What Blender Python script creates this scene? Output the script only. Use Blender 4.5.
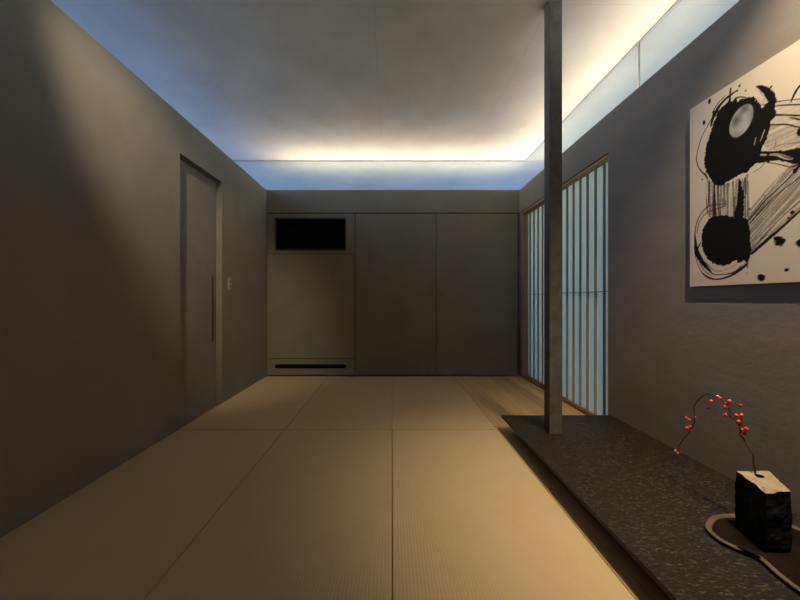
import bpy, bmesh, math, random
import numpy as np
from mathutils import Vector, noise as mnoise

random.seed(7)
for o in list(bpy.data.objects):
    bpy.data.objects.remove(o)

# ------------------------------------------------------------------ camera, sky, lights
# lengths below are in "u" (one u = 13.7 mm): x to the right, y away from the camera,
# h above eye level (the floor lies 76 u below it, the end wall 330 u away)
U = 0.0137
EYE = 76.0
D = 330.0
CX = 391.8
C = bpy.context.scene.collection
sc = bpy.context.scene

cam_d = bpy.data.cameras.new('camera')
cam = bpy.data.objects.new('camera', cam_d)
C.objects.link(cam)
cam.location = (0, 0, EYE * U)
cam.rotation_euler = (math.pi / 2, 0, 0)
cam_d.sensor_width = 36
cam_d.lens = 36 * 330.0 / 800.0
cam_d.shift_x = 8.2 / 800.0
cam_d.clip_start = 0.02
cam_d.clip_end = 200
sc.camera = cam

vs = sc.view_settings
vs.view_transform = 'Standard'
vs.look = 'None'
vs.exposure = -0.13
vs.gamma = 1.0
vs.use_curve_mapping = False

w = bpy.data.worlds.new('sky')
sc.world = w
w.use_nodes = True
nt = w.node_tree
nt.nodes.clear()
out = nt.nodes.new('ShaderNodeOutputWorld')
bg = nt.nodes.new('ShaderNodeBackground')
tc = nt.nodes.new('ShaderNodeTexCoord')
sx = nt.nodes.new('ShaderNodeSeparateXYZ')
rp = nt.nodes.new('ShaderNodeValToRGB')
rp.color_ramp.elements[0].position = 0.0
rp.color_ramp.elements[0].color = (0.66, 0.76, 0.86, 1)
rp.color_ramp.elements[1].position = 0.45
rp.color_ramp.elements[1].color = (0.05, 0.28, 1.0, 1)
nt.links.new(tc.outputs['Generated'], sx.inputs[0])
nt.links.new(sx.outputs['Z'], rp.inputs[0])
nt.links.new(rp.outputs[0], bg.inputs[0])
bg.inputs[1].default_value = 6.0
nt.links.new(bg.outputs[0], out.inputs[0])


def area(name, x, y, h, sx_, sy_, power, col, rot, spread=math.pi):
    l = bpy.data.lights.new(name, 'AREA')
    l.shape = 'RECTANGLE'
    l.size = sx_ * U
    l.size_y = sy_ * U
    l.energy = power
    l.color = col
    l.spread = spread
    o = bpy.data.objects.new(name, l)
    o.location = (x * U, y * U, (h + EYE) * U)
    o.rotation_euler = rot
    C.objects.link(o)
    return o


def spot(name, x, y, h, tx, ty, th, power, col, angle, blend, radius):
    l = bpy.data.lights.new(name, 'SPOT')
    l.energy = power
    l.color = col
    l.spot_size = math.radians(angle)
    l.spot_blend = blend
    l.shadow_soft_size = radius
    o = bpy.data.objects.new(name, l)
    o.location = (x * U, y * U, (h + EYE) * U)
    d = Vector((tx - x, ty - y, th - h))
    o.rotation_euler = d.to_track_quat('-Z', 'Y').to_euler()
    C.objects.link(o)
    return o


WARM = (1.0, 0.84, 0.64)
# warm strips lying on top of the right and the end wall, shining up at the ceiling
area('led_strip_right', 139, 210, 114.5, 2.5, 275, 44, WARM, (math.pi, 0, 0))
area('led_strip_end', 12, 350.5, 114, 265, 2.5, 56, WARM, (math.pi, 0, 0))
# downlights in the ceiling
spot('downlight_alcove', 97, 60, 148, 150, 104, -60, 320, (1.0, 0.78, 0.50), 84, 1.0, 0.006)
spot('downlight_floor', 113, 64, 148, 58, 130, -76, 245, (1.0, 0.86, 0.65), 46, 1.0, 0.14)
spot('downlight_wall', -84, 68, 148, -125, 222, 30, 200, (1.0, 0.90, 0.66), 44, 1.0, 0.03)


# ------------------------------------------------------------------ materials
def mat(name):
    m = bpy.data.materials.new(name)
    m.use_nodes = True
    n = m.node_tree
    return m, n, n.nodes['Principled BSDF']


def lk(n, a, b):
    n.links.new(a, b)


def nd(n, t, **kw):
    x = n.nodes.new(t)
    for k, v in kw.items():
        x.inputs[k].default_value = v
    return x


def surf(name, c1, c2, scale=3.0, detail=6.0, rough=0.9, bump=0.0, bscale=60.0, bdist=0.002,
         stretch=(1, 1, 1), spec=0.3, metal=0.0, lo=0.35, hi=0.65):
    """two-tone noise colour with a fine noise bump"""
    m, n, p = mat(name)
    t = nd(n, 'ShaderNodeTexCoord')
    mp = nd(n, 'ShaderNodeMapping')
    mp.inputs['Scale'].default_value = stretch
    lk(n, t.outputs['Object'], mp.inputs[0])
    nz = nd(n, 'ShaderNodeTexNoise', Scale=scale, Detail=detail, Roughness=0.6)
    lk(n, mp.outputs[0], nz.inputs['Vector'])
    r = nd(n, 'ShaderNodeValToRGB')
    r.color_ramp.elements[0].position = lo
    r.color_ramp.elements[0].color = (*c1, 1)
    r.color_ramp.elements[1].position = hi
    r.color_ramp.elements[1].color = (*c2, 1)
    lk(n, nz.outputs[0], r.inputs[0])
    lk(n, r.outputs[0], p.inputs['Base Color'])
    p.inputs['Roughness'].default_value = rough
    p.inputs['Specular IOR Level'].default_value = spec
    p.inputs['Metallic'].default_value = metal
    if bump:
        b2 = nd(n, 'ShaderNodeTexNoise', Scale=bscale, Detail=5.0, Roughness=0.65)
        lk(n, mp.outputs[0], b2.inputs['Vector'])
        bp = nd(n, 'ShaderNodeBump', Strength=bump, Distance=bdist)
        lk(n, b2.outputs[0], bp.inputs['Height'])
        lk(n, bp.outputs[0], p.inputs['Normal'])
    return m


M = {}
M['plaster'] = surf('earth_plaster', (0.205, 0.180, 0.135), (0.24, 0.212, 0.162), 2.2, 8, 0.95, 0.35, 90, 0.002)
M['trowel'] = surf('trowelled_plaster', (0.205, 0.188, 0.165), (0.235, 0.217, 0.192), 2.2, 8, 0.95, 0.22, 9, 0.010,
                   stretch=(1, 1, 2.2))
M['board'] = surf('plaster_board', (0.195, 0.174, 0.125), (0.22, 0.198, 0.145), 2.5, 8, 0.9, 0.25, 160, 0.001)
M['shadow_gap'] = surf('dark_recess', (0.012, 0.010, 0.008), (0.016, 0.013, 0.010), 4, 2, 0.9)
M['black'] = surf('matt_black', (0.003, 0.003, 0.004), (0.005, 0.005, 0.006), 6, 2, 0.5, spec=0.1)
M['handle'] = surf('bronze_handle', (0.05, 0.042, 0.032), (0.07, 0.06, 0.045), 20, 2, 0.5, metal=0.2)
M['metal'] = surf('brushed_metal', (0.42, 0.41, 0.38), (0.5, 0.49, 0.46), 30, 2, 0.4, metal=0.1)
M['channel'] = surf('grey_channel', (0.20, 0.20, 0.19), (0.24, 0.24, 0.23), 8, 2, 0.5, metal=0.3)
M['column'] = surf('mottled_steel', (0.068, 0.062, 0.05), (0.11, 0.10, 0.082), 14, 8, 0.6, 0.2, 50, 0.001, spec=0.4)
M['ground'] = surf('pale_gravel', (0.46, 0.48, 0.47), (0.56, 0.57, 0.55), 9, 6, 0.95)
M['paper_dummy'] = None
M['red'] = surf('red_berry', (0.52, 0.03, 0.035), (0.68, 0.085, 0.07), 60, 3, 0.35, spec=0.5)
M['orange'] = surf('orange_berry', (0.70, 0.20, 0.05), (0.80, 0.32, 0.10), 60, 3, 0.4, spec=0.5)
M['twig'] = surf('twig_bark', (0.035, 0.016, 0.010), (0.08, 0.037, 0.022), 40, 4, 0.8)
M['stone_side'] = surf('dark_stone', (0.004, 0.005, 0.007), (0.013, 0.0135, 0.016), 14, 8, 0.75, 0.5, 24, 0.006, spec=0.1)
M['stone_top_lit'] = surf('lit_top_stone', (0.24, 0.19, 0.12), (0.38, 0.31, 0.21), 18, 8, 0.9, 0.5, 60, 0.003)  # vase top: downlight brightening put into the colour, sides kept dark
M['tray'] = surf('tray_lacquer', (0.008, 0.005, 0.0035), (0.016, 0.010, 0.007), 10, 5, 0.5, spec=0.05)
M['tray_rim'] = surf('tray_rim', (0.075, 0.054, 0.034), (0.125, 0.09, 0.057), 16, 5, 0.6)
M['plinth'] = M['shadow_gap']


def wood(name, c1, c2, axis, scale=60.0, plank=None, rough=0.5, gap=0.0012):
    """grain running along one axis; optional plank joints of a given width across it"""
    m, n, p = mat(name)
    t = nd(n, 'ShaderNodeTexCoord')
    mp = nd(n, 'ShaderNodeMapping')
    s = [1, 1, 1]
    s[axis] = 0.035
    mp.inputs['Scale'].default_value = s
    lk(n, t.outputs['Object'], mp.inputs[0])
    nz = nd(n, 'ShaderNodeTexNoise', Scale=scale, Detail=6.0, Roughness=0.6, Distortion=0.4)
    lk(n, mp.outputs[0], nz.inputs['Vector'])
    r = nd(n, 'ShaderNodeValToRGB')
    r.color_ramp.elements[0].position = 0.3
    r.color_ramp.elements[0].color = (*c1, 1)
    r.color_ramp.elements[1].position = 0.7
    r.color_ramp.elements[1].color = (*c2, 1)
    lk(n, nz.outputs[0], r.inputs[0])
    col = r.outputs[0]
    if plank:
        sp = nd(n, 'ShaderNodeSeparateXYZ')
        lk(n, t.outputs['Object'], sp.inputs[0])
        dv = nd(n, 'ShaderNodeMath'); dv.operation = 'DIVIDE'; dv.inputs[1].default_value = plank
        lk(n, sp.outputs['X'], dv.inputs[0])
        fl = nd(n, 'ShaderNodeMath'); fl.operation = 'FLOOR'
        lk(n, dv.outputs[0], fl.inputs[0])
        wn = nd(n, 'ShaderNodeTexWhiteNoise'); wn.noise_dimensions = '1D'
        lk(n, fl.outputs[0], wn.inputs['W'])
        mr = nd(n, 'ShaderNodeMapRange'); mr.inputs['To Min'].default_value = 0.72; mr.inputs['To Max'].default_value = 1.12
        lk(n, wn.outputs['Value'], mr.inputs['Value'])
        fr = nd(n, 'ShaderNodeMath'); fr.operation = 'FRACT'
        lk(n, dv.outputs[0], fr.inputs[0])
        gp = nd(n, 'ShaderNodeMath'); gp.operation = 'GREATER_THAN'; gp.inputs[1].default_value = gap / plank
        lk(n, fr.outputs[0], gp.inputs[0])
        gm = nd(n, 'ShaderNodeMapRange'); gm.inputs['To Min'].default_value = 0.35
        lk(n, gp.outputs[0], gm.inputs['Value'])
        mu = nd(n, 'ShaderNodeMath'); mu.operation = 'MULTIPLY'
        lk(n, mr.outputs[0], mu.inputs[0]); lk(n, gm.outputs[0], mu.inputs[1])
        vm = nd(n, 'ShaderNodeVectorMath'); vm.operation = 'SCALE'
        lk(n, col, vm.inputs[0]); lk(n, mu.outputs[0], vm.inputs['Scale'])
        col = vm.outputs[0]
    lk(n, col, p.inputs['Base Color'])
    p.inputs['Roughness'].default_value = rough
    p.inputs['Specular IOR Level'].default_value = 0.35
    return m


M['plank'] = wood('plank_floor', (0.46, 0.28, 0.125), (0.66, 0.45, 0.23), 1, 45, plank=0.12)
M['cedar'] = wood('cedar_frame', (0.29, 0.20, 0.115), (0.43, 0.31, 0.19), 2, 60)
M['cedar_long'] = wood('cedar_rail', (0.30, 0.17, 0.085), (0.44, 0.28, 0.155), 1, 60)
M['sill'] = wood('sill_wood', (0.16, 0.065, 0.030), (0.26, 0.12, 0.055), 1, 60)


def tatami_material():
    m, n, p = mat('woven_rush')
    t = nd(n, 'ShaderNodeTexCoord')
    sp = nd(n, 'ShaderNodeSeparateXYZ')
    lk(n, t.outputs['Object'], sp.inputs[0])

    def sine(sock, per):
        a = nd(n, 'ShaderNodeMath'); a.operation = 'MULTIPLY'; a.inputs[1].default_value = 2 * math.pi / per
        lk(n, sock, a.inputs[0])
        b = nd(n, 'ShaderNodeMath'); b.operation = 'SINE'
        lk(n, a.outputs[0], b.inputs[0])
        return b.outputs[0]
    rib = sine(sp.outputs['X'], 0.0135)
    cro = sine(sp.outputs['Y'], 0.006)
    ad = nd(n, 'ShaderNodeMath'); ad.operation = 'MULTIPLY_ADD'; ad.inputs[1].default_value = 0.35
    lk(n, cro, ad.inputs[0]); lk(n, rib, ad.inputs[2])
    bp = nd(n, 'ShaderNodeBump', Strength=0.3, Distance=0.0012)
    lk(n, ad.outputs[0], bp.inputs['Height'])
    lk(n, bp.outputs[0], p.inputs['Normal'])
    nz = nd(n, 'ShaderNodeTexNoise', Scale=5.0, Detail=8.0, Roughness=0.7)
    mp = nd(n, 'ShaderNodeMapping'); mp.inputs['Scale'].default_value = (1, 1, 1)
    lk(n, t.outputs['Object'], mp.inputs[0]); lk(n, mp.outputs[0], nz.inputs['Vector'])
    r = nd(n, 'ShaderNodeValToRGB')
    r.color_ramp.elements[0].position = 0.3
    r.color_ramp.elements[0].color = (0.49, 0.36, 0.20, 1)
    r.color_ramp.elements[1].position = 0.7
    r.color_ramp.elements[1].color = (0.53, 0.39, 0.22, 1)
    lk(n, nz.outputs[0], r.inputs[0])
    lk(n, r.outputs[0], p.inputs['Base Color'])
    p.inputs['Roughness'].default_value = 0.7
    p.inputs['Specular IOR Level'].default_value = 0.25
    return m


M['tatami'] = tatami_material()


def ceiling_material():
    m, n, p = mat('board_marked_concrete')
    t = nd(n, 'ShaderNodeTexCoord')
    sp = nd(n, 'ShaderNodeSeparateXYZ')
    lk(n, t.outputs['Object'], sp.inputs[0])
    nz = nd(n, 'ShaderNodeTexNoise', Scale=1.6, Detail=9.0, Roughness=0.65)
    lk(n, t.outputs['Object'], nz.inputs['Vector'])
    r = nd(n, 'ShaderNodeValToRGB')
    r.color_ramp.elements[0].position = 0.3
    r.color_ramp.elements[0].color = (0.29, 0.263, 0.218, 1)
    r.color_ramp.elements[1].position = 0.72
    r.color_ramp.elements[1].color = (0.37, 0.336, 0.28, 1)
    lk(n, nz.outputs[0], r.inputs[0])

    def line(sock, at, width):
        a = nd(n, 'ShaderNodeMath'); a.operation = 'SUBTRACT'; a.inputs[1].default_value = at
        lk(n, sock, a.inputs[0])
        b = nd(n, 'ShaderNodeMath'); b.operation = 'ABSOLUTE'
        lk(n, a.outputs[0], b.inputs[0])
        c = nd(n, 'ShaderNodeMapRange'); c.inputs['From Max'].default_value = width
        lk(n, b.outputs[0], c.inputs['Value'])
        return c.outputs[0]
    cur = None
    for sock, at in ((sp.outputs['X'], -99 * U), (sp.outputs['X'], -9.4 * U), (sp.outputs['X'], 80 * U),
                     (sp.outputs['Y'], 167.6 * U), (sp.outputs['Y'], 36 * U)):
        l = line(sock, at, 0.006)
        if cur is None:
            cur = l
        else:
            mn = nd(n, 'ShaderNodeMath'); mn.operation = 'MINIMUM'
            lk(n, cur, mn.inputs[0]); lk(n, l, mn.inputs[1])
            cur = mn.outputs[0]
    mr = nd(n, 'ShaderNodeMapRange'); mr.inputs['To Min'].default_value = 0.88
    lk(n, cur, mr.inputs['Value'])
    vm = nd(n, 'ShaderNodeVectorMath'); vm.operation = 'SCALE'
    lk(n, r.outputs[0], vm.inputs[0]); lk(n, mr.outputs[0], vm.inputs['Scale'])
    lk(n, vm.outputs[0], p.inputs['Base Color'])
    p.inputs['Roughness'].default_value = 0.85
    p.inputs['Specular IOR Level'].default_value = 0.25
    b2 = nd(n, 'ShaderNodeTexNoise', Scale=14.0, Detail=6.0, Roughness=0.6)
    lk(n, t.outputs['Object'], b2.inputs['Vector'])
    ad = nd(n, 'ShaderNodeMath'); ad.operation = 'MULTIPLY_ADD'; ad.inputs[1].default_value = 0.25
    lk(n, b2.outputs[0], ad.inputs[0]); lk(n, cur, ad.inputs[2])
    bp = nd(n, 'ShaderNodeBump', Strength=0.25, Distance=0.004)
    lk(n, ad.outputs[0], bp.inputs['Height']); lk(n, bp.outputs[0], p.inputs['Normal'])
    return m


M['ceiling'] = ceiling_material()


def slab_material():
    m, n, p = mat('split_face_dark_stone')
    t = nd(n, 'ShaderNodeTexCoord')
    mp = nd(n, 'ShaderNodeMapping'); mp.inputs['Scale'].default_value = (0.65, 1.5, 1.0)
    lk(n, t.outputs['Object'], mp.inputs[0])
    nz = nd(n, 'ShaderNodeTexNoise', Scale=78.0, Detail=5.0, Roughness=0.75)
    lk(n, mp.outputs[0], nz.inputs['Vector'])
    r = nd(n, 'ShaderNodeValToRGB')
    r.color_ramp.elements[0].position = 0.55
    r.color_ramp.elements[0].color = (0.012, 0.0095, 0.007, 1)
    r.color_ramp.elements[1].position = 0.72
    r.color_ramp.elements[1].color = (0.18, 0.138, 0.09, 1)  # pale specks: glints of lit rough facets put into the colour
    lk(n, nz.outputs[0], r.inputs[0])
    lk(n, r.outputs[0], p.inputs['Base Color'])
    p.inputs['Roughness'].default_value = 0.5
    p.inputs['Specular IOR Level'].default_value = 0.25
    b2 = nd(n, 'ShaderNodeTexNoise', Scale=60.0, Detail=7.0, Roughness=0.75)
    lk(n, mp.outputs[0], b2.inputs['Vector'])
    bp = nd(n, 'ShaderNodeBump', Strength=0.8, Distance=0.008)
    lk(n, b2.outputs[0], bp.inputs['Height']); lk(n, bp.outputs[0], p.inputs['Normal'])
    return m


M['slab'] = slab_material()


def glass_material():
    m = bpy.data.materials.new('clear_glass')
    m.use_nodes = True
    n = m.node_tree
    n.nodes.clear()
    o = nd(n, 'ShaderNodeOutputMaterial')
    tr = nd(n, 'ShaderNodeBsdfTransparent'); tr.inputs[0].default_value = (0.93, 0.97, 0.95, 1)
    gl = nd(n, 'ShaderNodeBsdfGlossy', Roughness=0.0)
    fr = nd(n, 'ShaderNodeFresnel', IOR=1.45)
    mx = nd(n, 'ShaderNodeMixShader')
    ge = nd(n, 'ShaderNodeNewGeometry')
    iv = nd(n, 'ShaderNodeMath'); iv.operation = 'SUBTRACT'; iv.inputs[0].default_value = 1.0
    lk(n, ge.outputs['Backfacing'], iv.inputs[1])
    mu = nd(n, 'ShaderNodeMath'); mu.operation = 'MULTIPLY'
    lk(n, fr.outputs[0], mu.inputs[0]); lk(n, iv.outputs[0], mu.inputs[1])
    lk(n, mu.outputs[0], mx.inputs[0]); lk(n, tr.outputs[0], mx.inputs[1]); lk(n, gl.outputs[0], mx.inputs[2])
    lk(n, mx.outputs[0], o.inputs[0])
    return m


M['glass'] = glass_material()


def paper_material():
    m = bpy.data.materials.new('shoji_paper')
    m.use_nodes = True
    n = m.node_tree
    n.nodes.clear()
    o = nd(n, 'ShaderNodeOutputMaterial')
    t = nd(n, 'ShaderNodeTexCoord')
    nz = nd(n, 'ShaderNodeTexNoise', Scale=25.0, Detail=6.0)
    lk(n, t.outputs['Object'], nz.inputs['Vector'])
    r = nd(n, 'ShaderNodeValToRGB')
    r.color_ramp.elements[0].color = (0.78, 0.82, 0.66, 1)
    r.color_ramp.elements[1].color = (0.84, 0.88, 0.72, 1)
    lk(n, nz.outputs[0], r.inputs[0])
    df = nd(n, 'ShaderNodeBsdfDiffuse')
    tl = nd(n, 'ShaderNodeBsdfTranslucent')
    lk(n, r.outputs[0], df.inputs[0]); lk(n, r.outputs[0], tl.inputs[0])
    mx = nd(n, 'ShaderNodeMixShader'); mx.inputs[0].default_value = 0.32
    lk(n, df.outputs[0], mx.inputs[1]); lk(n, tl.outputs[0], mx.inputs[2])
    lk(n, mx.outputs[0], o.inputs[0])
    return m


M['paper'] = paper_material()


def ink_material():
    m, n, p = mat('ink_on_cream_canvas')
    a = nd(n, 'ShaderNodeAttribute'); a.attribute_name = 'ink'
    lk(n, a.outputs['Color'], p.inputs['Base Color'])
    p.inputs['Roughness'].default_value = 0.8
    p.inputs['Specular IOR Level'].default_value = 0.15
    return m


M['ink'] = ink_material()


# ------------------------------------------------------------------ mesh helpers
def P(x, y, h):
    return Vector((x * U, y * U, (h + EYE) * U))


class MB:
    """collects shapes into one mesh"""

    def __init__(self):
        self.bm = bmesh.new()

    def box(self, x0, x1, y0, y1, h0, h1, mi=0):
        v = [self.bm.verts.new(P(x, y, h)) for x in (x0, x1) for y in (y0, y1) for h in (h0, h1)]
        for q in ((0, 1, 3, 2), (4, 6, 7, 5), (0, 4, 5, 1), (2, 3, 7, 6), (0, 2, 6, 4), (1, 5, 7, 3)):
            f = self.bm.faces.new([v[i] for i in q])
            f.material_index = mi
        return self

    def prism(self, pts, y0, y1, axis='y'):
        """extrude an (a, b) outline; axis y: outline in x,h ; axis h: outline in x,y"""
        def mk(a, b, e):
            return P(a, e, b) if axis == 'y' else P(a, b, e)
        A = [self.bm.verts.new(mk(a, b, y0)) for a, b in pts]
        B = [self.bm.verts.new(mk(a, b, y1)) for a, b in pts]
        n = len(pts)
        self.bm.faces.new(A)
        self.bm.faces.new(B[::-1])
        for i in range(n):
            j = (i + 1) % n
            self.bm.faces.new([A[i], B[i], B[j], A[j]])
        return self

    def tube(self, pts, rad, seg=8):
        """pts: world Vectors, rad: metres per point"""
        n = len(pts)
        rings = []
        up = Vector((0.31, 0.2, 0.93))
        for i, p in enumerate(pts):
            t = (pts[min(i + 1, n - 1)] - pts[max(i - 1, 0)]).normalized()
            a = t.cross(up)
            if a.length < 1e-4:
                a = t.cross(Vector((1, 0, 0)))
            a.normalize()
            b = t.cross(a)
            r = rad[i] if hasattr(rad, '__len__') else rad
            rings.append([self.bm.verts.new(p + (a * math.cos(2 * math.pi * k / seg) + b * math.sin(2 * math.pi * k / seg)) * r)
                          for k in range(seg)])
        for i in range(n - 1):
            for k in range(seg):
                j = (k + 1) % seg
                f = self.bm.faces.new([rings[i][k], rings[i][j], rings[i + 1][j], rings[i + 1][k]])
                f.smooth = True
        self.bm.faces.new(rings[0][::-1])
        self.bm.faces.new(rings[-1])
        return self

    def build(self, name, mats, parent=None, bevel=0.0, seg=2, kind=None):
        bmesh.ops.recalc_face_normals(self.bm, faces=self.bm.faces)
        me = bpy.data.meshes.new(name)
        off = Vector(parent.location) if parent and not parent.parent else Vector((0, 0, 0))
        if parent and parent.parent:
            off = Vector(parent.parent.location) + Vector(parent.location)
        bmesh.ops.translate(self.bm, verts=self.bm.verts, vec=-off)
        self.bm.to_mesh(me)
        self.bm.free()
        o = bpy.data.objects.new(name, me)
        for m in (mats if isinstance(mats, (list, tuple)) else [mats]):
            me.materials.append(m)
        C.objects.link(o)
        if parent:
            o.parent = parent
        if bevel:
            b = o.modifiers.new('bevel', 'BEVEL')
            b.width = bevel
            b.segments = seg
            b.limit_method = 'ANGLE'
        if kind:
            o['kind'] = kind
        return o


def tag(o, label, cat, group=None):
    o['label'] = label
    o['category'] = cat
    if group:
        o['group'] = group
    return o


def root(name, x, y, h, label=None, cat=None, group=None):
    o = bpy.data.objects.new(name, None)
    o.empty_display_size = 0.05
    o.location = P(x, y, h)
    C.objects.link(o)
    if label:
        tag(o, label, cat, group)
    return o


# ------------------------------------------------------------------ the setting
WL, WR, WT, CH = -125.3, 127.7, 110.0, 150.0     # wall faces, wall top, ceiling
FL = -76.0
Y0 = -160.0                                       # wall behind the camera
YG, XG = 354.9, 143.6                             # planes of the clerestory glass
YB = 358.0

b = MB()
b.box(-700, 800, -600, 1300, FL - 40, FL - 16)
g = b.build('ground', M['ground'])
g['kind'] = 'structure'

b = MB()
b.box(WL - 19, 62.0, Y0 - 18, YB, FL - 14, FL - 3)
b.box(62.0, WR + 19, Y0 - 18, YB, FL - 14, FL)
b.build('floor', M['plank'], kind='structure')

b = MB()
b.box(-190, 250, Y0 - 60, 560, CH, CH + 22)
b.build('ceiling', M['ceiling'], kind='structure')

b = MB()
b.box(-312, -300, -400, 900, FL - 16, 0)
b.build('wall_light_blocker', M['plaster'], kind='structure')  # added unseen wall, steepens the skylight falloff on the left ceiling

# left wall with the door opening
DN, DF, DT = 195.2, 243.5, 87.0
b = MB()
b.box(WL - 18, WL, Y0, DN, FL - 3, WT)
b.box(WL - 18, WL, DF, YB, FL - 3, WT)
b.box(WL - 18, WL, DN, DF, DT, WT)
b.build('wall_left', M['plaster'], kind='structure')

# right wall with the shoji opening
SN, SF, ST = 194.5, 325.5, 87.0
b = MB()
b.box(WR, WR + 19, Y0, SN, FL, WT)
b.box(WR, WR + 19, SF, YB, FL, WT)
b.box(WR, WR + 19, SN, SF, ST, WT)
b.build('wall_right', M['trowel'], kind='structure')

# end wall: the band above the cupboards and the wall behind them
b = MB()
b.box(WL, WR, D, YB, 87.4, WT)
b.box(WL, WR, D + 24, YB, FL - 3, 87.4)
b.build('wall_back', M['board'], kind='structure')

b = MB()
b.box(WL - 18, WR + 19, Y0 - 18, Y0, FL - 3, CH)
b.build('wall_front', M['board'], kind='structure')

# door in the left wall
d = root('door_1', WL - 5, (DN + DF) / 2, FL)
d['kind'] = 'structure'
MB().box(WL - 8, WL - 4.3, DN, DF - 0.9, FL - 1.2, DT - 0.4).build('panel', M['plaster'], d)
MB().box(WL - 18, WL - 4.3, DF - 0.9, DF, FL - 3, DT).build('jamb', M['plaster'], d)
MB().box(WL - 18, WL, DN, DF, FL - 3, FL - 1.2).build('floor_track', M['sill'], d)
hy = D * 129.4 / (212.4 - CX) * -1
MB().box(WL - 4.4, WL - 3.5, hy - 0.3, hy + 0.3, -30, 17).build('handle', M['handle'], d, 0.001)

# clerestory glass above the end wall and the right wall
wn = root('window_2', 0, YG, WT)
wn['kind'] = 'structure'
MB().box(-190, XG, YG - 0.35, YG + 0.35, WT, CH - 0.9).build('pane', M['glass'], wn)
MB().box(-190, XG + 0.6, YG - 0.7, YG + 0.7, CH - 0.9, CH).build('channel', M['channel'], wn)
wn = root('window_3', XG, 100, WT)
wn['kind'] = 'structure'
JY = 0.5804 * D
MB().box(XG - 0.35, XG + 0.35, JY + 0.25, YG - 0.4, WT, CH - 0.9).build('pane', M['glass'], wn)
MB().box(XG - 0.35, XG + 0.35, Y0, JY - 0.25, WT, CH - 0.9).build('pane', M['glass'], wn)
MB().box(XG - 0.4, XG + 0.4, JY - 0.25, JY + 0.25, WT, CH - 0.9).build('joint', M['channel'], wn)
MB().box(XG - 0.7, XG + 0.7, Y0, YG - 0.7, CH - 0.9, CH).build('channel', M['channel'], wn)

# timber lining of the shoji opening
wn = root('window_1', WR + 4, (SN + SF) / 2, FL)
wn['kind'] = 'structure'
FX0, FX1 = WR + 0.5, WR + 7.5
MB().box(FX0, FX1, SN, SF, ST - 2.2, ST - 0.5).build('head', M['cedar_long'], wn, 0.001)
MB().box(FX0, FX1, SN, SF, FL, FL + 1.6).build('sill', M['sill'], wn, 0.001)
MB().box(FX0, FX1, SN, SN + 1.3, FL + 1.6, ST - 2.2).build('jamb', M['cedar'], wn, 0.001)
MB().box(FX0, FX1, SF - 1.2, SF, FL + 1.6, ST - 2.2).build('jamb', M['cedar'], wn, 0.001)


# ------------------------------------------------------------------ shoji screens
def shoji(y0, y1, x, bars, label):
    r = root('shoji_screen', x + 1, (y0 + y1) / 2, FL + 1.6, label, 'paper screen', 'shoji screens in the right wall')
    h0, h1 = FL + 1.6, ST - 2.2
    MB().box(x + 1.9, x + 2.1, y0 + 0.3, y1 - 0.3, h0 + 0.3, h1 - 0.3).build('paper', M['paper'], r)
    MB().box(x, x + 2.4, y0, y0 + 1.1, h0, h1).build('stile', M['cedar'], r, 0.0008)
    MB().box(x, x + 2.4, y1 - 1.1, y1, h0, h1).build('stile', M['cedar'], r, 0.0008)
    MB().box(x, x + 2.4, y0 + 1.1, y1 - 1.1, h0, h0 + 1.0).build('bottom_rail', M['cedar_long'], r)
    MB().box(x, x + 2.4, y0 + 1.1, y1 - 1.1, h1 - 1.0, h1).build('top_rail', M['cedar_long'], r)
    MB().box(x + 0.5, x + 1.9, y0 + 1.1, y1 - 1.1, 5.0, 5.5).build('cross_rail', M['cedar_long'], r)
    for yb in bars:
        MB().box(x + 0.5, x + 1.9, yb - 0.38, yb + 0.38, h0 + 1.0, h1 - 1.0).build('lattice_bar', M['cedar'], r)
    return r


shoji(SN + 1.4, 261.5, 129.0, [202.3 + 8.55 * k for k in range(7)],
      'pale blue paper shoji screen seen right of the dark column')
shoji(259.5, SF - 1.9, 131.6, [317.0 - 8.75 * k for k in range(7)],
      'pale blue paper shoji screen between the column and the end wall cupboard')

# ------------------------------------------------------------------ tatami mats
YS = 0.587 * D
names = {
    (0, 1): 'tan borderless tatami mat in the far corner, along the left wall under the light switch',
    (1, 1): 'tan borderless tatami mat at the end wall, middle one of the far row',
    (2, 1): 'tan borderless tatami mat at the end wall, edged by the plank floor',
    (0, 0): 'dim tan tatami mat in the near row, along the left wall',
    (1, 0): 'tan tatami mat in the near row, middle of the three',
    (2, 0): 'brightly lit tan tatami mat in the near row, beside the dark stone slab',
}
xs = [WL + 0.1, -62.9, 0.15, 62.0]
for (i, j), lab in names.items():
    y0, y1 = ((YS - 137, YS), (YS, D - 0.3))[j]
    o = MB().box(xs[i] + 0.15, xs[i + 1] - 0.15, y0 + 0.26, y1 - 0.26, FL - 3, FL).build('tatami_mat', M['tatami'], None, 0.0025, 3)
    tag(o, lab, 'tatami mat', 'borderless tatami mats on the floor')

# ------------------------------------------------------------------ cupboards in the end wall
XA, XB, XC, XD = -124.6, -36.8, 44.5, 126.6
T = 1.6
g_ = 0.28


def slit_panel(mb, x0, x1, h0, h1, a0, a1, c0, c1, y0, y1):
    """a board with a rectangular hole"""
    mb.box(x0, x1, y0, y1, h0, c0)
    mb.box(x0, x1, y0, y1, c1, h1)
    mb.box(x0, a0, y0, y1, c0, c1)
    mb.box(a1, x1, y0, y1, c0, c1)


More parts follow.
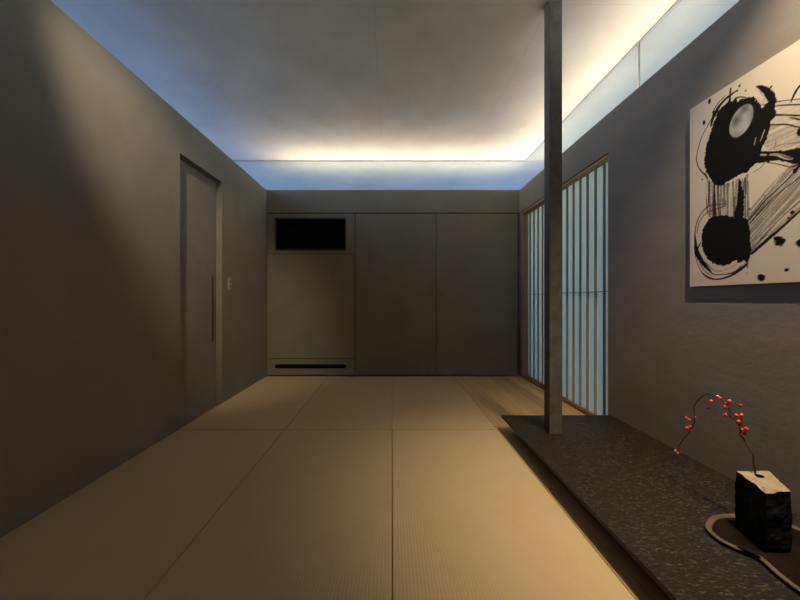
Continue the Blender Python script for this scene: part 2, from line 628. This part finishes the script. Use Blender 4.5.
cab = root('air_conditioner_cabinet', (XA + XB) / 2, D + 8, FL,
           'grey-brown built-in cabinet with black air grille, left end of the end wall', 'cabinet')
MB().box(XA, XB - 0.2, D + 17, D + 18, FL, 86.8).build('carcass', M['shadow_gap'], cab)
m = MB()
slit_panel(m, XA, XB - g_, 46.0 + g_, 86.4, -117.2, -45.6, 49.3, 82.4, D, D + T)
m.build('upper_panel', M['board'], cab, 0.0012)
MB().box(XA, XB - g_, D, D + T, -58.5 + g_, 46 - g_).build('access_panel', M['board'], cab, 0.0012)
m = MB()
m.box(XA, XB - g_, D, D + T, -75.0, -58.5 - g_)
m.build('lower_panel', M['board'], cab, 0.0008)
# rounded black inlay in the slot
pts = []
for s, cx_ in ((1, -47.4), (-1, -114.8)):
    for k in range(9):
        a = -math.pi / 2 + math.pi * k / 8
        pts.append((cx_ + s * math.cos(a) * 2.1, -66.4 + s * math.sin(a) * 2.1))
MB().prism(pts, D - 0.08, D + 1.4).build('air_slot', M['black'], cab)
m = MB()
slit_panel(m, -117.2, -45.6, 49.3, 82.4, -115.8, -47.0, 50.7, 81.0, D - 0.15, D + 2)
fr = m.build('grille_frame', M['handle'], cab)
u_ = MB().box(-115.8, -47, D + 8, D + 16.5, 50.7, 81).build('air_conditioner', M['black'], cab)
MB().box(-112, -50, D + 7.2, D + 8, 55.0, 58.2).build('flap', M['black'], u_)
MB().box(-58, -50, D + 7.4, D + 8, 60, 79).build('control_strip', M['black'], u_)

clo = root('closet', (XB + XD) / 2, D + 8, FL,
           'tall two-door closet in grey-brown board, right part of the end wall', 'closet')
MB().box(XB + 0.2, XD, D + 17, D + 18, FL, 86.8).build('carcass', M['shadow_gap'], clo)
for x0, x1, kx in ((XB + g_, XC - g_ * 0.6, 40.0), (XC + g_ * 0.6, XD - g_, 46.9 + 2.2)):
    dr = MB().box(x0, x1, D, D + T, -75.0, 86.4).build('door', M['board'], clo, 0.0012)
    k = MB()
    k.tube([P(kx, D, 4.5), P(kx, D - 0.7, 4.5), P(kx, D - 0.75, 4.5), P(kx, D - 1.3, 4.5)],
           [0.005, 0.005, 0.009, 0.0075], 14)
    k.build('knob', M['handle'], dr)

# light switch on the left wall
sy = 0.772 * D
sw = root('light_switch', WL, sy, 12, 'small metal light switch plate on the left wall beside the door', 'light switch')
MB().box(WL, WL + 0.45, sy - 2.6, sy + 2.6, 7.6, 17.2).build('plate', M['metal'], sw, 0.001)
for h0 in (9.6, 13.0):
    MB().box(WL + 0.45, WL + 0.9, sy - 1.1, sy + 1.1, h0, h0 + 2.4).build('rocker', M['channel'], sw, 0.0008)

# ------------------------------------------------------------------ stone slab and column
SL = -67.2
sl = root('stone_slab', 96, 60, FL, 'long dark textured stone slab floating low along the right wall', 'stone slab')
MB().box(64.0, WR - 0.05, -120, 0.584 * D, SL - 1.35, SL).build('top', M['slab'], sl, 0.0015)
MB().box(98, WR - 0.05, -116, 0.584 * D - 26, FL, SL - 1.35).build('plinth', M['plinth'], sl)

col = MB().box(78.9, 85.2, 165.0, 170.9, SL, CH).build('support_column', M['column'], None, 0.0012)
tag(col, 'slender square grey-brown column standing on the dark stone slab', 'column')

# ------------------------------------------------------------------ tray, stone vase, branch


def catmull(pts, n, closed=False):
    res = []
    N = len(pts)
    rng = N if closed else N - 1
    for i in range(rng):
        if closed:
            p0, p1, p2, p3 = (pts[(i + k - 1) % N] for k in range(4))
        else:
            p0, p1, p2, p3 = pts[max(i - 1, 0)], pts[i], pts[i + 1], pts[min(i + 2, N - 1)]
        for k in range(n):
            t = k / n
            res.append(tuple(0.5 * ((2 * b_) + (c - a) * t + (2 * a - 5 * b_ + 4 * c - d_) * t * t + (-a + 3 * b_ - 3 * c + d_) * t ** 3)
                             for a, b_, c, d_ in zip(p0, p1, p2, p3)))
    if not closed:
        res.append(tuple(pts[-1]))
    return res


def inset(poly, d_):
    n = len(poly)
    res = []
    for i in range(n):
        a, b_ = poly[i - 1], poly[(i + 1) % n]
        tx, ty = b_[0] - a[0], b_[1] - a[1]
        l = math.hypot(tx, ty)
        res.append((poly[i][0] - ty / l * d_, poly[i][1] + tx / l * d_))
    return res


outl = [(92.6, 97.6), (90.6, 94.6), (90.2, 91.0), (91.6, 88.0), (93.8, 85.8), (93.9, 83.8), (92.9, 79.5), (92.6, 74),
        (94.0, 67), (98.5, 61.5), (105, 59.5), (112, 61.5), (117.5, 67), (119.5, 75), (119.0, 84), (119.6, 92),
        (117, 98.5), (111.5, 101.6), (105.8, 102.4), (98.4, 101.4)]
outer = catmull(outl, 6, True)          # counter-clockwise seen from above
if sum(outer[i - 1][0] * outer[i][1] - outer[i][0] * outer[i - 1][1] for i in range(len(outer))) < 0:
    outer = outer[::-1]
tr = root('display_tray', 105, 80, SL, 'dark brown gourd-shaped wooden tray with a pale rim on the stone slab', 'tray')
m = MB()
loops = []
for poly, h in ((inset(outer, 0.7), SL), (outer, SL + 0.9), (inset(outer, 0.25), SL + 1.15), (inset(outer, 1.25), SL + 1.1),
                (inset(outer, 1.5), SL + 0.7)):
    loops.append([m.bm.verts.new(P(x, y, h)) for x, y in poly])
for a, b_ in zip(loops, loops[1:]):
    for i in range(len(a)):
        j = (i + 1) % len(a)
        m.bm.faces.new([a[i], a[j], b_[j], b_[i]]).smooth = True
m.build('rim', M['tray_rim'], tr)
m = MB()
m.prism(inset(outer, 1.6), SL + 0.05, SL + 0.75, 'h')
m.build('base', M['tray'], tr)
m = MB()
kp = [P(92.2, 88.2, SL + 1.1), P(93.2, 87.0, SL + 1.3), P(94.3, 85.8, SL + 1.25), P(94.4, 84.4, SL + 1.1)]
m.tube(kp, [0.003, 0.008, 0.008, 0.003], 10)
m.build('knot', M['stone_side'], tr)

VB = SL + 0.78
va = root('stone_vase', 104, 92, VB, 'rough block of black stone with its top painted paler as if lit, used as a vase', 'vase')
foot = [(98.0, 86.4), (104.9, 86.6), (111.0, 97.2), (100.9, 96.8)]


def vase_mesh():
    m = MB()
    bm = m.bm
    n = 14
    nv = 26
    ring0 = []
    for i in range(4):
        a, b_ = foot[i], foot[(i + 1) % 4]
        for k in range(n):
            t = k / n
            ring0.append((a[0] + (b_[0] - a[0]) * t, a[1] + (b_[1] - a[1]) * t))
    cx_, cy_ = 103.7, 91.8
    VT = -50.2
    rings = []
    for j in range(nv + 1):
        v = j / nv
        rg = []
        for x, y in ring0:
            px, py = x - cx_, y - cy_
            h = VB + (VT - VB) * v
            q = Vector((x, y, h))
            nn = mnoise.fractal(q * 0.22, 1.0, 2.0, 4) * 0.07 + mnoise.noise(q * 0.9) * 0.022
            s = 1.0 + nn - 0.035 * max(0, v - 0.8) / 0.2
            if v < 0.06:
                s -= 0.03
            hh = h
            if j == nv:
                hh += 0.35 * mnoise.noise(q * 0.5)
                # chipped front corner
                hh -= 1.3 * max(0, 1 - math.hypot(x - 98.2, y - 86.5) / 3.5)
            rg.append(bm.verts.new(P(cx_ + px * s, cy_ + py * s, hh)))
        rings.append(rg)
    L = len(ring0)
    for j in range(nv):
        for i in range(L):
            k = (i + 1) % L
            bm.faces.new([rings[j][i], rings[j][k], rings[j + 1][k], rings[j + 1][i]]).material_index = 0
    bm.faces.new(rings[0][::-1])
    # top: concentric rings down to the hole
    hx, hy_ = 104.9, 94.2
    prev = rings[-1]
    for f in (0.75, 0.5, 0.25):
        rg = []
        for i, v in enumerate(rings[-1]):
            q = v.co / U
            x = hx + (q.x - hx) * f
            y = hy_ + (q.y - hy_) * f
            a = math.atan2(q.y - hy_, q.x - hx)
            rr = 1.15
            w_ = (f - 0.25) / 0.75
            x = x if f > 0.3 else hx + math.cos(a) * rr
            y = y if f > 0.3 else hy_ + math.sin(a) * rr * 0.8
            h = VT + 0.25 * mnoise.noise(Vector((x, y, 3)) * 0.7)
            rg.append(bm.verts.new(P(x, y, h)))
        for i in range(L):
            k = (i + 1) % L
            bm.faces.new([prev[i], prev[k], rg[k], rg[i]]).material_index = 1
        prev = rg
    low = [bm.verts.new(v.co - Vector((0, 0, 5 * U))) for v in prev]
    for i in range(L):
        k = (i + 1) % L
        bm.faces.new([prev[i], prev[k], low[k], low[i]]).material_index = 0
    bm.faces.new(low)
    return m


vm_ = vase_mesh()
vm_.build('block', [M['stone_side'], M['stone_top_lit']], va)

# branch arching back from the vase; picture points measured on its own upright plane x = 105
BX = 105.0


def bp(px, py, dx=0.0):
    d_ = (BX + dx) / (px - CX)
    return P(BX + dx, d_ * D, (300 - py) * d_)


stem_px = [(757.0, 481), (756.0, 477), (754.7, 472), (753.9, 463), (753.1, 455), (748.0, 446), (743, 438.3), (740.2, 434), (740.3, 428),
           (737, 422.5), (731.4, 415), (728.6, 409), (725.8, 404), (722, 399.8), (718, 397.2), (714, 395), (707, 394), (700.5, 398),
           (695.5, 403.5), (694.2, 410), (694.2, 418), (693.4, 424.5), (689.5, 432.4), (682.5, 440.6), (678.5, 446), (677.2, 450.5)]
br = root('berry_branch', BX, 94.2, -54, 'arching bare twig with small red berries rising from the stone vase', 'branch')
sm = catmull([tuple(bp(x, y)) for x, y in stem_px], 5)
sm = [Vector(p) for p in sm]
m = MB()
N = len(sm)
wig = [p + Vector((mnoise.noise(p * 60) * 0.004, mnoise.noise(p * 60 + Vector((5, 0, 0))) * 0.002, 0)) for p in sm]
m.tube(wig, [0.0019 * (1 - i / N) ** 0.7 + 0.0014 for i in range(N)], 7)
m.build('stem', M['twig'], br)
berries = [(729.3, 401.4, 1.0), (740.5, 405.6, .95), (727, 403.8, .9), (725.6, 407, .9), (725, 415, .95), (731, 416.6, .8),
           (736.8, 415.4, .95), (741.2, 415, .95), (738.0, 421.5, 1.1), (741.6, 420.0, .8), (741.0, 424.4, .9), (746.1, 429.2, 1.05),
           (744.3, 432.9, .95), (741.8, 429.8, .8), (711.2, 401, .95), (707.9, 408, .75), (718, 396.6, .8), (720.2, 398.2, .7),
           (686.4, 417.8, .85), (689.2, 420, .85), (694.6, 417.3, .7), (687.1, 428, .95), (690, 430.2, .95), (689.9, 426.9, .8),
           (675.5, 451, .9), (680, 452.9, .7), (677.6, 453.2, .65)]
oran = {4, 24, 26, 16}
rb = random.Random(3)
for i, (x, y, s) in enumerate(berries):
    dx = rb.uniform(-1.3, 1.3)
    c = bp(x, y, dx)
    near = min(sm, key=lambda p: (p - c).length)
    a = c.lerp(near, 0.5) + Vector((0, 0, 0.004))
    tw = MB()
    tw.tube([near, a, c], [0.0011, 0.0009, 0.0009], 5)
    tw.build('twig', M['twig'], br)
    k = MB()
    r = 0.0078 * s
    rot = Vector((rb.uniform(-1, 1), rb.uniform(-1, 1), rb.uniform(.2, 1))).normalized().to_track_quat('Z', 'Y').to_matrix()
    prof = [(0.02, -1.12), (0.5, -0.95), (0.86, -0.55), (1.0, 0.0), (0.9, 0.5), (0.6, 0.86), (0.25, 1.02), (0.16, 1.2), (0.02, 1.22)]
    prev = None
    for rr, zz in prof:
        rg = [k.bm.verts.new(c + rot @ Vector((rr * r * math.cos(2 * math.pi * q / 12), rr * r * math.sin(2 * math.pi * q / 12), zz * r * 1.05)))
              for q in range(12)]
        if prev:
            for q in range(12):
                z = (q + 1) % 12
                k.bm.faces.new([prev[q], prev[z], rg[z], rg[q]]).smooth = True
        else:
            k.bm.faces.new(rg[::-1])
        prev = rg
    k.bm.faces.new(prev)
    ob = k.build('berry', M['orange'] if i in oran else M['red'], br)

# ------------------------------------------------------------------ ink painting on the right wall
PX = WR - 1.4                         # front face of the panel
PY1, PY0 = 0.4236 * D, 0.255 * D      # far and near edges
PH0, PH1 = 5.65, 80.7


def wl(px, py):
    """photo measurement -> (distance along the wall from the far edge, height), in u"""
    d_ = PX / (px - CX)
    return (PY1 - d_ * D, (300 - py) * d_)


class Ink:
    def __init__(self):
        st = 0.2
        self.s = np.arange(0, PY1 - PY0 + st * 0.5, st)
        self.h = np.arange(PH0, PH1 + st * 0.5, st)
        self.S, self.H = np.meshgrid(self.s, self.h, indexing='ij')
        self.d = np.zeros_like(self.S)
        rg = np.random.RandomState(5)
        self.lat = rg.rand(256, 256)
        self.n1 = self.noise(self.S * 1.6, self.H * 1.6)
        self.n2 = self.noise(self.S * 0.5 + 40, self.H * 0.5)

    def noise(self, x, y):
        xi, yi = np.floor(x).astype(int), np.floor(y).astype(int)
        fx, fy = x - xi, y - yi
        fx, fy = fx * fx * (3 - 2 * fx), fy * fy * (3 - 2 * fy)
        L = self.lat
        a, b_ = L[xi % 256, yi % 256], L[(xi + 1) % 256, yi % 256]
        c, e = L[xi % 256, (yi + 1) % 256], L[(xi + 1) % 256, (yi + 1) % 256]
        return (a * (1 - fx) + b_ * fx) * (1 - fy) + (c * (1 - fx) + e * fx) * fy

    def put(self, cov):
        self.d = 1 - (1 - self.d) * (1 - np.clip(cov, 0, 1))

    def erase(self, cov):
        self.d = self.d * (1 - np.clip(cov, 0, 1))

    def seg(self, pts):
        """distance, arc position and interpolated width to a polyline of (s, h, w)"""
        best = np.full(self.S.shape, 1e9)
        W = np.zeros_like(best)
        T_ = np.zeros_like(best)
        Vv = np.zeros_like(best)
        acc = 0.0
        for (x0, y0, w0), (x1, y1, w1) in zip(pts, pts[1:]):
            dx, dy = x1 - x0, y1 - y0
            l2 = dx * dx + dy * dy + 1e-9
            t = np.clip(((self.S - x0) * dx + (self.H - y0) * dy) / l2, 0, 1)
            ex, ey = self.S - x0 - t * dx, self.H - y0 - t * dy
            ds = np.hypot(ex, ey)
            k = ds < best
            best[k] = ds[k]
            W[k] = (w0 + (w1 - w0) * t)[k]
            T_[k] = (acc + t * math.sqrt(l2))[k]
            sg = np.sign(dx * ey - dy * ex)
            Vv[k] = (ds * sg)[k]
            acc += math.sqrt(l2)
        return best, W, T_, Vv

    def stroke(self, pts, dens=1.0, dry=0.0, erase=False, edge=0.13):
        """pts: photo (x, y, width in photo pixels)"""
        q = [(*wl(x, y), w * 0.19) for x, y, w in pts]
        q = catmull(q, 5) if len(q) > 2 else q
        ds, W, T_, Vv = self.seg(q)
        W = W + (self.n1 - 0.5) * 0.25 * np.minimum(W, 1.0)
        cov = np.clip((W - ds) / edge + 0.5, 0, 1)
        if dry:
            st = self.noise(Vv * 3.6 + 11, T_ * 0.07) * 0.65 + self.noise(Vv * 8.0 + 3, T_ * 0.16) * 0.35
            cov = cov * np.clip((st - dry) * 5 + 0.5, 0, 1)
        (self.erase if erase else self.put)(cov * dens)

    def poly(self, pts, dens=1.0, rough=0.5, streak=None, smooth=True, erase=False, edge=0.13):
        q = [wl(x, y) for x, y in pts]
        if smooth:
            q = catmull(q, 4, True)
        ins = np.zeros(self.S.shape, bool)
        n = len(q)
        for i in range(n):
            (x0, y0), (x1, y1) = q[i - 1], q[i]
            c = ((y0 > self.H) != (y1 > self.H))
            with np.errstate(divide='ignore', invalid='ignore'):
                xx = (x1 - x0) * (self.H - y0) / (y1 - y0 + 1e-12) + x0
            ins ^= c & (self.S < xx)
        ds = self.seg([(x, y, 0) for x, y in q + q[:1]])[0]
        sd = np.where(ins, ds, -ds) + (self.n1 - 0.5) * rough
        cov = np.clip(sd / edge + 0.5, 0, 1)
        if streak:
            ang, lo, fine = streak
            ca, sa = math.cos(ang), math.sin(ang)
            al, la = self.S * ca + self.H * sa, -self.S * sa + self.H * ca
            st = self.noise(la * 2.6 * fine + 60, al * 0.09 + 9) * 0.5 + self.noise(la * 6.5 * fine + 20, al * 0.25 + 30) * 0.3 \
                + self.noise(self.S * 5, self.H * 5) * 0.2
            cov = cov * np.clip((st - lo) * 4 + 0.35, 0, 1)
        (self.erase if erase else self.put)(cov * dens)

    def dot(self, x, y, rx, ry=None, dens=1.0):
        s0, h0 = wl(x, y)
        ry = ry or rx
        r_ = np.hypot((self.S - s0) / (rx * 0.375), (self.H - h0) / (ry * 0.375)) + (self.n1 - 0.5) * 0.35
        self.put(np.clip((1 - r_) * 3.5 + 0.5, 0, 1) * dens)


K = Ink()
# washes first
K.poly([(775, 104), (800, 101), (840, 98), (885, 96), (885, 112), (830, 115), (800, 115), (776, 114)], 0.22, 0.3, (0.05, 0.45, 1))
K.poly([(769, 127), (800, 127), (840, 126), (885, 124), (885, 140), (830, 146), (800, 147), (766, 149)], 0.42, 0.3, (0.02, 0.42, 1))
K.poly([(776, 115), (800, 116), (840, 116), (840, 126), (800, 127), (772, 125)], 0.18, 0.3, (0.02, 0.42, 1))
K.poly([(746, 219), (760, 196), (775, 180), (790, 166), (812, 148), (850, 120), (880, 100), (880, 150), (840, 178), (800, 211),
        (779, 230), (763, 243), (753, 253), (749, 240)], 0.62, 0.4, (0.80, 0.40, 1.2))
K.poly([(706, 182), (722, 184), (746, 178), (749, 195), (748, 217), (735, 219), (712, 219), (706, 207)], 0.8, 0.5, (1.57, 0.44, 1.0))
# upper blot
K.poly([(712, 127), (717, 115), (721, 108), (728, 104), (735, 99), (738, 101), (742, 99), (746, 98), (753.5, 96.5), (757, 102),
        (761.5, 104.5), (766, 103.5), (770, 101), (773.5, 99.5), (774.8, 104), (775.8, 112), (775, 118), (771, 122), (769, 130),
        (767, 138), (762, 150), (764, 155), (766, 161), (758, 162.5), (754, 165), (747, 172), (736, 177), (728, 182), (720, 185.5),
        (714, 184), (710, 178), (706, 170), (704.5, 164), (705, 155), (707, 143), (710, 134)], 1, 0.7)
K.stroke([(756, 86.5, .8), (760, 87, 3), (766, 90.5, 5), (771, 96.5, 6), (773.5, 102, 5)])
K.stroke([(759, 91, .7), (763, 95, .9), (768, 100, .7)], 0.6, 0.3)
K.stroke([(737, 90.5, 1.2), (728, 97, 2.6), (721, 104, 3), (717, 110, 4), (713.5, 117, 3), (711, 126, 2)])
K.stroke([(730.6, 88.5, 1.8), (730, 96, 1.6), (729, 102, 3), (723, 108, 2.6), (716, 116, 1.5)])
K.stroke([(725, 96, .8), (719, 102, 1.0), (714, 110, 1.2), (712, 118, 1.2), (707, 127, 1.0), (701, 139, .9), (697, 154, 1.0),
          (696.5, 160, 1.1), (699, 168, 1.2), (704, 174, 1.4), (708, 178, 1)])
K.stroke([(735, 99, 2), (740, 97, 1.2), (746, 97.5, 1)])
K.poly([(757.5, 97), (763, 98), (768, 101), (763, 104), (759, 102)], 0.25, 0.5, (0.6, 0.4, 1.5))
K.stroke([(764.5, 130, .9), (760.5, 141, .9)], 0.55, erase=True)
K.stroke([(755.8, 138, .8), (754.2, 145, .8)], 0.55, erase=True)
K.stroke([(762.3, 106, 2.0), (762.8, 106.6, 2.0)], 0.9, erase=True)
# horizontal sweep
K.stroke([(774.5, 102.5, 1.0), (782, 101, .9), (800, 99, .7), (830, 96, .6)])
K.stroke([(776.5, 106, 1.0), (785, 105, 1.2), (800, 104.5, 1.1), (840, 103, .8)])
K.stroke([(775, 115, 1.8), (785, 115, 1.3), (800, 115.5, 1.4), (850, 115, 1)])
K.stroke([(789, 117.8, .5), (795, 118.5, 1.3), (800, 119.5, 1.4), (825, 122, .8)])
K.stroke([(769, 125, 1.3), (787, 124.5, 1.2), (800, 127, 1.1), (840, 126, .8)])
K.stroke([(791, 101.5, 1.2), (794.5, 94, 1.9), (799, 87, 2.0), (808, 79, 2.2), (822, 74, 1.2)])
K.dot(800, 132, 2.6, 3.2)
K.stroke([(771, 146, .5), (785, 144, .8), (800, 142.5, .9)], 0.5)
K.stroke([(776, 141, .7), (774, 150, .7)], 0.6)
K.poly([(761, 151.5), (775, 150.3), (785, 150), (800, 147), (840, 143), (880, 142), (880, 158), (840, 163), (800, 164), (790, 163),
        (778, 160.5), (766, 162), (758, 163)], 1, 0.5)
K.stroke([(770, 154.6, 1.2), (778, 154.6, 2.2), (785, 157.3, 2.6), (792, 158.6, 1.6)], 0.8, 0.35, erase=True)
K.stroke([(761, 154.6, 1.4), (766, 155, 1.2)], 0.75, erase=True)
K.stroke([(763, 150.4, 1.0), (774, 150.6, .9), (784, 148.9, .8)], 0.8, erase=True)
K.stroke([(767, 162.5, .8), (780, 164.5, .8), (790, 166.8, 1), (799, 164.5, 1.2), (810, 160, 1)])
K.stroke([(770, 161, .8), (782, 162.8, 1.0), (790, 163.6, .8)], 0.5, erase=True)
K.stroke([(766, 161.5, .7), (760, 168, .7), (753, 172.5, .5)], 0.8)
# vertical bar between the blots
K.stroke([(709.3, 180, 1.0), (709, 192, 1.3), (709, 206, 1.2)], 0.9)
K.stroke([(705.5, 173, 2.2), (708, 182, 1.6), (709, 190, 1.0)], 0.8, 0.35)
K.stroke([(714.3, 184, 1.8), (714.5, 198, 2.4), (714.8, 214, 3.6)], 0.97)
K.poly([(739, 179), (741.5, 184), (743.8, 195), (744, 206), (743, 218), (734, 219), (736.5, 205), (737.5, 192)], 1, 0.5)
K.stroke([(723, 200, 4), (725, 204, 5)], 0.4)
K.stroke([(747, 176, 3), (745, 184, 4), (744.5, 196, 3)], 0.7, 0.35)
# lower blot and its rings
K.poly([(719, 215.5), (711, 217), (707, 222), (703, 230), (701.5, 238), (702, 247), (705, 255), (711, 262), (719, 265), (728, 264.5),
        (736, 260), (738.5, 263), (744, 261), (747, 264), (747.4, 267.5), (748.5, 260), (751, 253.5), (750.3, 240), (749, 228),
        (746, 217.5), (735, 217.3), (728, 215.8)], 1, 0.6)
K.stroke([(726, 204, .7), (713, 205, 1.1), (706, 208, 1.2), (699, 217, 1.2), (695.5, 228, 1.3), (694.8, 238, 1.8)], 0.9)
K.stroke([(724, 206.5, .8), (713, 210, 1.0), (705, 214, 1.1), (699, 223, 1.2), (697, 233, 1.2)], 0.8)
K.stroke([(695, 236, 1.8), (695.6, 244, 3.2), (696.3, 250, 5), (699, 257, 5.6), (704.5, 265, 4.2), (711, 272, 2)])
K.stroke([(700.5, 243, 1.4), (697.5, 248.5, 2)])
K.stroke([(694.5, 252, .6), (697, 262, .7), (701, 271, .9), (706, 276, 2.0), (713, 279, 1.8), (722, 278.6, 1.6), (732, 275, 2.2),
          (741, 269, 2.8), (747, 264, 2.2)])
K.stroke([(705, 262, 1.8), (713, 269.5, 1.2), (721, 271, .8), (731, 267.5, 1.0), (736, 264, 1)], 0.75, 0.25)
K.stroke([(706, 266, 1.2), (713, 274, 1.3), (722, 274.4, 1.0), (730, 273.5, 1.5), (737, 270, 1.2), (742, 265, .8)], 0.9)
K.stroke([(700, 264, 1), (705, 271, 1.2), (712, 276, .9)], 0.7)
# diagonal sweep
K.stroke([(752, 253.5, 2.4), (763, 243.6, 2.8), (779, 230, 2.2), (800, 211, 1.8), (830, 186, 1.5), (870, 158, 1.2)])
K.stroke([(750, 252, 6), (760, 243, 5), (772, 233, 2.5)], 0.8, 0.45)
K.stroke([(748.5, 220.5, 1.2), (766, 200, 1.2), (787, 180, 1.0), (794, 173, 1.0), (800, 166, 1.4), (815, 153, 1)], 0.95)
K.stroke([(750, 223, 1.0), (763, 209, 1.3), (775, 196, 1.0), (796, 180, .9), (820, 160, .8)], 0.9)
K.stroke([(760, 239, .8), (780, 219, .8), (800, 201, 1.0), (830, 175, .8)], 0.85)
K.stroke([(747, 221, 1.4), (755, 209, 2.0), (764, 196, 2.5)], 0.7, 0.4)
K.stroke([(756, 214, 3), (763, 204, 3.5)], 0.5, 0.35)
K.dot(795, 170.8, 1.6, 2.0)
K.stroke([(795, 171, 2.2), (798, 167, 2.4), (803, 163, 1.5)])
for x, y, rx, ry in ((792.4, 212.3, 1.7, 1.6), (749.6, 208.8, .9, 1.0), (709.4, 101.6, 1.7, 2.6), (704, 122.6, 1.7, 2.4), (739.6, 85.8, 1.1, 1.4),
                     (745.6, 90.6, .8, .9), (771, 87, 1.0, 1.2), (737.2, 90.8, 1.1, 1.2), (779.6, 241.4, 4.1, 4.0), (776.4, 238.6, 2.2, 2.0),
                     (800.5, 243, 3.2, 3.2), (786.8, 270, 1.6, 1.6), (761.2, 277.6, 3.3, 3.0), (788.5, 218, 1.0, 1.0), (713.3, 112, 1.4, 1.6),
                     (696.5, 173.5, .5, .6), (702.3, 179.5, .9, 1.0), (816, 262, 2.4, 2.4), (838, 248, 3.4, 3.2), (850, 88, 2, 2)):
    K.dot(x, y, rx, ry)
K.dot(747, 273.5, .8, .8, 0.3)

ink = K.d
paperc = np.array([0.63, 0.56, 0.445])
inkc = np.array([0.004, 0.0035, 0.0035])
colr = paperc[None, None] * (1 - ink[..., None]) + inkc[None, None] * ink[..., None]
# grey disc inside the upper blot
s0, h0 = wl(741, 121)
s1, h1 = wl(746, 104.3)
ang = math.atan2(h1 - h0, s1 - s0)
la = math.hypot(h1 - h0, s1 - s0)
ds_, dh_ = K.S - s0, K.H - h0
uu, vv = ds_ * math.cos(ang) + dh_ * math.sin(ang), -ds_ * math.sin(ang) + dh_ * math.cos(ang)
r_ = np.hypot(uu / la, vv / (la * 0.74))
cov = np.clip((1 - r_) * 14 + 0.5, 0, 1)
gv = 0.26 + 0.16 * (K.noise(K.S * 0.32 + 7, K.H * 0.32) - 0.5) * 2 + 0.05 * (K.n1 - 0.5) + 0.10 * np.clip(r_ - 0.75, 0, 1)
disc = np.stack([gv * 0.98, gv, gv * 1.0], -1)
colr = colr * (1 - cov[..., None]) + disc * cov[..., None]

ns, nh = K.S.shape
verts = np.stack([np.full(K.S.size, PX * U), (PY1 - K.S.ravel()) * U, (K.H.ravel() + EYE) * U], -1)
idx = np.arange(ns * nh).reshape(ns, nh)
faces = np.stack([idx[:-1, :-1], idx[1:, :-1], idx[1:, 1:], idx[:-1, 1:]], -1).reshape(-1, 4)
pa = root('ink_painting', WR, (PY0 + PY1) / 2, PH0, 'large cream canvas with black ink circles and brush sweeps on the right wall', 'painting')
me = bpy.data.meshes.new('canvas')
me.from_pydata((verts - np.array(pa.location)).tolist(), [], faces.tolist())
ca_ = me.color_attributes.new('ink', 'FLOAT_COLOR', 'POINT')
rgba = np.concatenate([colr.reshape(-1, 3), np.ones((ns * nh, 1))], -1).astype(np.float32)
ca_.data.foreach_set('color', rgba.ravel())
me.materials.append(M['ink'])
me.update()
cv = bpy.data.objects.new('canvas', me)
C.objects.link(cv)
cv.parent = pa
M['canvas_edge'] = surf('canvas_edge', (0.58, 0.52, 0.41), (0.63, 0.56, 0.445), 20, 3, 0.85)
MB().box(PX + 0.03, WR - 0.12, PY1 - K.s[-1], PY1, PH0, K.h[-1]).build('stretcher', M['canvas_edge'], pa)
